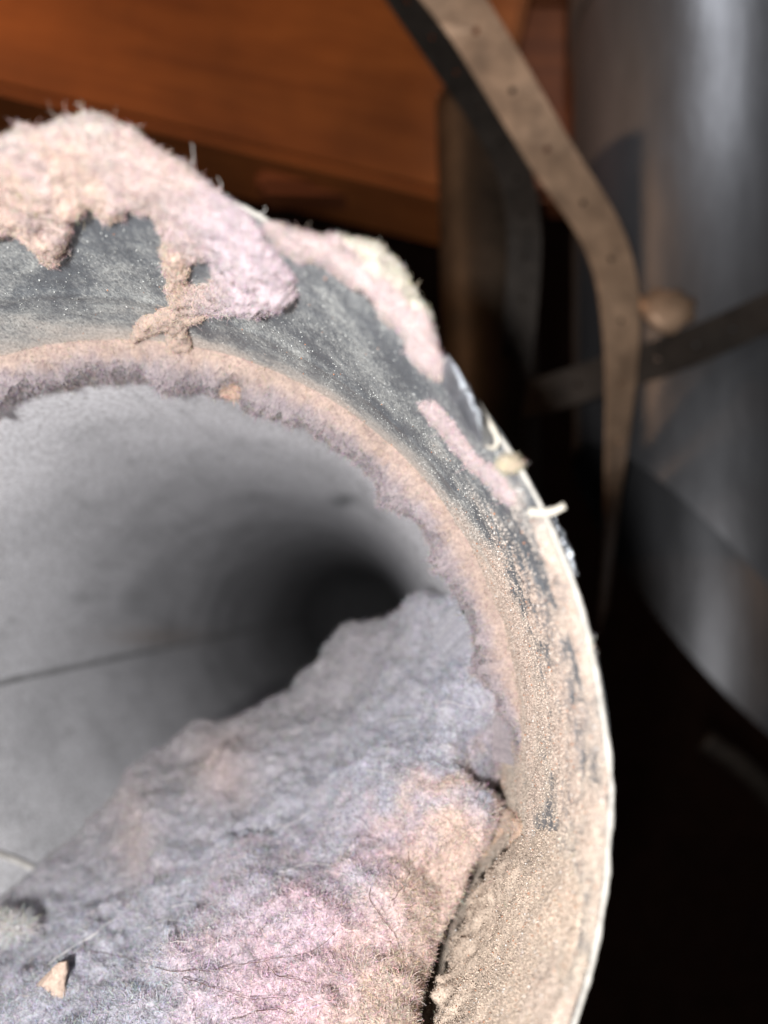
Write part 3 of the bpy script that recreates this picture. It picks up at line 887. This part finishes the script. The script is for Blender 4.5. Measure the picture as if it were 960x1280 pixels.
strand('splinter', [(662, 640, .0575), (680, 641, .0570), (694, 638, .0566), (706, 632, .0562)], .00045, M_CREAM, 'pale stubby splinter sticking out sideways from the rim', 'splinter', n=24)
strand('crust_loop', [(598, 512, .058), (612, 528, .0572), (621, 548, .0570), (618, 560, .0573), (606, 556, .058)], .00022, M_CREAM, 'thin cream loop of dried sealant curling off the rim', 'sealant loop', n=30)
tuft(636, 580, .0570, .0007, s2l((172, 160, 138)), 500, 'crust_crumb', 'cream crumb sitting on the rim between the loop and the splinter', (1.3, 0.8, 1.0), 0.0006, cat='crumb')
tuft(735, 806, .0572, .0003, s2l((205, 200, 190)), 120, 'rim_fluff', 'tiny grey fluff caught on the right side of the rim', (0.7, 0.7, 1.8), 0.0010, cat='fluff')
# curl of caked dust beside the gap
P_ = []
flk = lint_patch('dust_crust', [[(640, 1010), (650, 1018), (656, 1032), (654, 1048), (648, 1070), (642, 1072), (646, 1046), (636, 1040), (618, 1062), (606, 1080), (600, 1078), (612, 1052), (626, 1026)]], [],
           0.0012, 6, lambda X, Y, B: np.clip(s2l((200, 172, 150)) * (1 + 0.2 * fbm(B, 600, 2)[:, None]), 0, .9),
           'curled tan dust crust lifting off the pipe wall beside the dark gap', cat='dust crust', nfib=2500, rag=3, fl=(0.0002, 0.0006), part_name='crust')

def crust_h(X, Y):
    # tall beside the gap, running out into the wall on the right
    gx = np.interp(Y, [1010, 1040, 1100, 1160, 1220, 1330], [668, 656, 631, 601, 575, 549])
    return (np.clip(np.exp(-np.clip(X - gx, 0, None) / 38.0), 0, 1) + 0.01) * (0.03 + 0.97 * sstep(1035, 1110, Y + 0.5 * (664 - X))) + 0.01
cap = [(674, 1035), (654, 1046), (643, 1070), (628, 1098), (611, 1130), (597, 1160), (583, 1190), (572, 1222), (562, 1260), (552, 1330), (650, 1340), (690, 1280), (720, 1200), (730, 1120), (715, 1060), (692, 1035)]
def col_crust(X, Y, B):
    f = fbm(B, 300, 3, off=320)[:, None]
    return np.clip(s2l((198, 180, 164)) * (1 + 0.12 * f), 0, .85)
lint_patch('dust_crust', [cap], [], 0.0026, 5, col_crust, 'thick beige dust crust on the pipe wall along the dark gap at lower right', cat='dust crust',
           nfib=4000, rag=5, lumps=0.35, fl=(0.0001, 0.0003), extra_h=crust_h, mat_=M_SLEEVE, part_name='crust', ngrain=22000, fine=0.4)

# hairs lying in the lint (parts of the heap)
def on_heap(px, py, lift=0.0006):
    k = np.argmin((Gpx - px) ** 2 + (Gpy - py) ** 2 + (Gm[..., 1].ravel() > 0.15) * 1e6)
    d = Gm.reshape(-1, 3)[k, 1]
    return (px, py, d - lift)
Gpx, Gpy = [a.ravel() for a in proj(Gm)]
flake(ragged([(48, 1232), (68, 1206), (83, 1204), (80, 1232), (84, 1256), (64, 1262), (52, 1246)], 3, .8), float(on_heap(68, 1234)[2]) + .0001, .0006, 'dust_flake',
      'small tan flake lying on the grey lint at lower left', M_TAN, 'flake', curl=0.0006)

dark_hairs = [[(462, 1108), (464, 1126), (475, 1145), (488, 1160), (500, 1185), (503, 1208)], [(508, 1064), (512, 1080), (508, 1100), (498, 1120), (490, 1128)],
              [(100, 1186), (150, 1196), (200, 1210), (250, 1214), (310, 1204), (380, 1190), (420, 1168)], [(330, 1200), (345, 1218), (380, 1226), (425, 1240)],
              [(230, 1222), (262, 1232), (310, 1246), (370, 1250)], [(290, 1275), (330, 1262), (372, 1268)]]
for hp in dark_hairs:
    strand('stray_hair', [on_heap(*q) for q in hp], 0.000038, M_HAIR, parent=heap, n=50, wob=0.0003)
for hp in [[(215, 1134), (240, 1131)], [(214, 1180), (224, 1178), (233, 1178)], [(272, 1131), (286, 1132)], [(420, 838), (450, 858), (468, 872)], [(40, 1220), (90, 1185), (150, 1145)],
           [(330, 1040), (360, 1030), (395, 1010)], [(520, 880), (560, 878), (590, 886)], [(480, 905), (520, 895)], [(300, 1100), (330, 1085)], [(455, 960), (500, 975)], [(350, 1090), (395, 1078), (430, 1092)], [(250, 1120), (275, 1150), (272, 1185)], [(560, 930), (590, 950), (612, 940)], [(390, 1010), (440, 1020), (470, 1045)], [(180, 1160), (210, 1150), (262, 1160)], [(75, 1195), (120, 1165), (140, 1150)]]:
    pts = [on_heap(*q, 0.0009) for q in hp]
    if len(pts) == 2: pts.insert(1, tuple((np.array(pts[0]) + np.array(pts[1])) / 2 + np.array([2, -3, 0])))
    strand('pale_fibre', pts, 0.000034, M_WHITEHAIR, parent=heap, n=20, wob=0.0003)
for (x, y, a, where) in ((118, 148, 1.2, 'on the highest point of the big pink clump'), (100, 152, 2.0, 'just left of the highest point of the big pink clump'),
                  (186, 176, 0.5, 'on the upper slope of the big pink clump'), (232, 212, 0.8, 'midway down the slope of the big pink clump'),
                  (268, 235, 1.0, 'low on the slope of the big pink clump'), (318, 268, 0.9, 'where the pink clump meets the cream crust'),
                  (30, 165, 1.5, 'on the pink clump near the left picture edge'), (556, 462, 0.4, 'at the lower end of the cream crust')):
    p0 = (x - 3, y + 4, .0572); p1 = (x + 5 * math.cos(a), y - 6 * math.sin(a), .0568); p2 = (x + 11 * math.cos(a + .5), y - 13 * math.sin(a + .5), .0565)
    strand('lint_fibre', [p0, p1, p2], 0.00002, M_WHITEHAIR, 'single pale fibre standing up ' + where, 'fibre', 'pale fibres standing up from the rim', n=18, wob=0.0011)

# ================================================================== BACKGROUND
def wood_material(name, lo, hi, rot=(0, 0, 0)):
    m, nt, b = mat(name)
    v = objcoord(nt, 1.2, 12, 16, rot)
    n = noise_node(nt, 6, 8, 0.65, v, 1.2)
    n2 = noise_node(nt, 14, 3, 0.6, objcoord(nt))
    c = ramp(nt, n.outputs['Fac'], [(0.28, lo), (0.72, hi)])
    c = mixc(nt, 0.6, c, ramp(nt, n2.outputs['Fac'], [(0.35, (0.45, 0.42, 0.4)), (0.65, (1.2, 1.2, 1.2))]), 'MULTIPLY')
    nt.links.new(c, b.inputs['Base Color'])
    b.inputs['Roughness'].default_value = 0.75
    nt.links.new(bump(nt, n.outputs['Fac'], 0.5, 0.001), b.inputs['Normal'])
    return m
M_WOOD = wood_material('orange_pine', (0.24, 0.065, 0.012), (0.40, 0.125, 0.026))
M_WOOD2 = wood_material('dark_pine', (0.12, 0.03, 0.008), (0.26, 0.075, 0.02))

def box(name, loc, size, rot, material, parent=None, bev=0.003):
    bm = bmesh.new(); bmesh.ops.create_cube(bm, size=1.0)
    bmesh.ops.scale(bm, vec=size, verts=bm.verts)
    bmesh.ops.bevel(bm, geom=bm.edges[:], offset=bev, segments=2, affect='EDGES')
    me = bpy.data.meshes.new(name); bm.to_mesh(me); bm.free()
    o = link(name, me, material, parent, smooth=False)
    o.location = loc; o.rotation_euler = rot
    return o

# joist: its lower edge runs from (0,115) to (560,250) at 0.26 m
jd = 0.31
a_ = at(0, 112, jd); b_ = at(420, 212, jd)
ja = math.atan2(b_[2] - a_[2], b_[0] - a_[0])
L = 0.62; H = 0.145; XR = 600
ux = (b_ - a_) / np.linalg.norm(b_ - a_)
mid = a_ + ux * ((float(at(XR, 0, jd)[0]) - a_[0]) / ux[0] - L / 2) + np.array([math.sin(-ja) * H / 2, 0.02, math.cos(ja) * H / 2])
tag(box('wooden_joist', tuple(mid), (L, 0.04, H), (0, -ja, 0), M_WOOD), 'orange brown wooden joist crossing the top left behind the pipe', 'joist')
# boards behind
bw = empty('board_wall', (0.232, 0.333, 0.1), 'dark reddish board wall behind the straps and the round duct', 'board wall')
bw['kind'] = 'structure'
del bw['category']
for k in range(3):
    wdt = 0.085
    z = 0.12 + k * 0.0875
    o = box('plank', (0, 0, 0), (0.57, 0.018, wdt), (0, 0.03, 0), M_WOOD2, bw)
    o.location = (random.uniform(-.01, .01), random.uniform(-.002, .002), z + 0.02)
bk = box('dark_backdrop', (0.1, 1.9, 0.05), (6, 0.02, 5.0), (0, 0, 0), plain('shade_brown', (0.10, 0.05, 0.035), 0.95, 0, 20, 0.3, 0.1))  # added dark sheet; its brown stands in for the shade behind everything
tag(bk, kind='structure')

# round duct on the right
dd_ = 0.255
duct = empty('round_duct', tuple(at(885, 700, dd_)), 'upright galvanised round duct at right with bright streak and dark strap', 'duct')
M_DUCT = plain('duct_metal', (0.15, 0.153, 0.165), 0.47, 0.7, 60, 0.22, 0.35, 0.0015, (1, 1, 0.25))
dr = 0.054
dcy = dd_ + 0.040; dcx = float(at(890, 0, dcy)[0])
def vtube(cx, cy, z0, z1, r, wall=0.001, seg=96, nz=30, tx=0.0, noise_amp=0.0):
    zz = np.linspace(z0, z1, nz); aa = np.linspace(0, 2 * np.pi, seg, endpoint=False)
    Z, A = np.meshgrid(zz, aa, indexing='ij')
    def ring(rad): return np.stack([cx + tx * (Z - z0) + rad * np.cos(A), cy + rad * np.sin(A), Z], -1)
    g = ring(r)
    if noise_amp:
        q = fbm(g.reshape(-1, 3), 25, 3).reshape(Z.shape); g = ring(r + noise_amp * q)
    V = np.concatenate([g, ring(r - wall)[::-1]]).reshape(-1, 3)
    return V, grid_faces(2 * nz, seg, wrap=True)
V, Fv = vtube(dcx, dcy, 0.0, 0.36, dr, noise_amp=0.0006)
cut_ = 0.018 - 1.25 * (V[:, 0] - dcx)      # slanted foot: its shape stands in for the pipe's shadow edge
V[:, 2] = cut_ + (V[:, 2] / 0.36) * (0.36 - cut_)
link('duct_wall', mesh('duct_wall', V, Fv), M_DUCT, duct)
# swaged upper length: wider collar at the very top
def hoop(cx, cy, z, r, hgt, slope, material, name, parent, thick=0.0012, a0=0, a1=2 * math.pi):
    aa = np.linspace(a0, a1, 120)
    rows_ = []
    for (rad, dz) in ((r, -hgt / 2), (r + thick, -hgt / 2), (r + thick, hgt / 2), (r, hgt / 2)):
        rows_.append(np.stack([cx + rad * np.cos(aa), cy + rad * np.sin(aa), z + dz + slope * rad * np.cos(aa)], -1))
    rows_.append(rows_[0])
    return link(name, mesh(name, np.concatenate(rows_), grid_faces(5, 120)), material, parent)
M_DARKM = plain('dark_tarnished_metal', (0.045, 0.036, 0.03), 0.6, 0.2, 120, 0.4, 0.3, 0.001)
M_STRAP = plain('tarnished_strap', (0.50, 0.33, 0.22), 0.5, 0.35, 90, 0.4, 0.4, 0.0008)
hoop(dcx, dcy, 0.262, dr + 0.0002, 0.05, -0.30, plain('duct_collar', (0.20, 0.21, 0.23), 0.5, 0.7, 60), 'duct_collar', duct)
# soft warm reflection on the duct, imitated by an added tan patch
refl_pt = at(838, 392, dd_ - 0.012)
tag(flake(ragged([(800, 372), (820, 362), (850, 362), (870, 372), (866, 398), (845, 414), (822, 412), (806, 396)], 2, 1), dd_ - 0.022, .0015, 'reflection_patch', 'small tan patch imitating a warm reflection on the duct just above the dark strap', M_STRAP, 'painted reflection', curl=0.002))

# perforated hanger straps with real round holes
def strap(name, path, width, label, material, group, hole=True, nrm_hint=(0, -1, 0), nrm_end=None, pitch=None, tw=0.0008):
    P = smooth_path(at(*np.array(path, float).T), 400)
    seg = np.linalg.norm(np.diff(P, axis=0), axis=1); s = np.concatenate([[0], np.cumsum(seg)])
    pitch = pitch or width * 1.05
    ncell = int(s[-1] / pitch)
    hint = np.array(nrm_hint, float)
    hint_end = hint if nrm_end is None else np.array(nrm_end, float)
    def frame(sv):
        f = float(np.clip(sv / s[-1], 0, 1)); f = f * f * (3 - 2 * f)
        hv = hint * (1 - f) + hint_end * f
        p = np.array([np.interp(sv, s, P[:, k]) for k in range(3)])
        q = np.array([np.interp(min(sv + 1e-3, s[-1]), s, P[:, k]) for k in range(3)]) - np.array([np.interp(max(sv - 1e-3, 0), s, P[:, k]) for k in range(3)])
        q /= np.linalg.norm(q); side = np.cross(q, hv); side /= np.linalg.norm(side); n = np.cross(side, q)
        return p, side, n
    V = []; Fv = []
    NS = 16
    rh = width * 0.07
    for c in range(ncell):
        s0 = c * pitch; sm_ = s0 + pitch / 2
        angs = [math.pi * 2 * k / NS for k in range(NS)]
        rings = []
        for lvl in (-tw / 2, tw / 2):
            ri = []; ro = []
            for a in angs:
                ca, sa = math.cos(a), math.sin(a)
                m_ = max(abs(ca), abs(sa))
                for (lst, du, dv) in ((ri, rh * ca, rh * sa), (ro, pitch / 2 * ca / m_, width / 2 * sa / m_)):
                    p, side, n = frame(sm_ + du)
                    V.append(p + side * dv + n * lvl); lst.append(len(V) - 1)
            rings.append((ri, ro))
        (ri0, ro0), (ri1, ro1) = rings
        for k in range(NS):
            j = (k + 1) % NS
            Fv += [[ri0[k], ri0[j], ro0[j], ro0[k]], [ri1[j], ri1[k], ro1[k], ro1[j]], [ri0[j], ri0[k], ri1[k], ri1[j]]]
            if not hole: Fv += [[ri0[k], ri0[j], ri0[0]]] if 0 < k < NS - 1 else []
            if abs(math.sin(angs[k])) * 1.0 >= 0.70 and abs(math.sin(angs[j])) >= 0.70:
                Fv += [[ro0[k], ro0[j], ro1[j], ro1[k]]]
    o = link(name, mesh(name, V, Fv), material, smooth=False)
    return tag(o, label, 'strap', group)
strap('hanger_strap', [(510, -70, .20), (568, 0, .205), (602, 50, .208), (662, 150, .213), (692, 200, .216), (745, 280, .22), (768, 340, .222), (776, 400, .224), (776, 480, .232), (768, 600, .25), (758, 720, .28), (750, 800, .31)], 0.0128,
      'tan perforated hanger strap curving down in front of the round duct', M_STRAP, 'metal straps behind the pipe', nrm_hint=(-0.7, -1, 0.2), nrm_end=(1.3, -1, 0), pitch=0.018)
strap('hanger_strap', [(462, -70, .213), (508, 0, .217), (545, 54, .22), (583, 110, .223), (618, 165, .226), (645, 225, .228), (655, 300, .23), (650, 400, .24), (640, 500, .25), (635, 600, .26)], 0.0110,
      'dark perforated strap running just left of the tan strap', M_DARKM, 'metal straps behind the pipe', nrm_hint=(0.1, -1, 0.1))
strap('hanger_strap', [(600, 512, .247), (680, 494, .245), (760, 468, .242), (830, 446, .24), (900, 418, .24), (1000, 372, .24)], 0.0125,
      'dark strap slanting across the round duct', M_DARKM, 'metal straps behind the pipe', nrm_hint=(0, -1, 0.1))
# dark slim pipe between the boards and the straps
V, Fv = vtube(float(at(624, 0, .26)[0]), .26, 0.0, .195, .0165, seg=48, tx=-0.03)
cp = link('conduit', mesh('conduit', V, Fv), plain('old_dark_pipe', (0.055, 0.038, 0.026), 0.55, 0.3, 50, 0.5, 0.3, 0.001))
tag(cp, 'dark upright pipe between the reddish boards and the tan strap', 'pipe')
# faint slanting tan pipe deep in the dark on the right
V, Fv = tube(smooth_path(at(*np.array([(880, 925, .40), (930, 960, .40), (975, 1010, .41), (1010, 1080, .42)], float).T), 30), .006, 12)
tag(link('cable', mesh('cable', V, Fv), M_DARKM), 'faint tan cable in the dark beyond the right of the rim', 'cable')
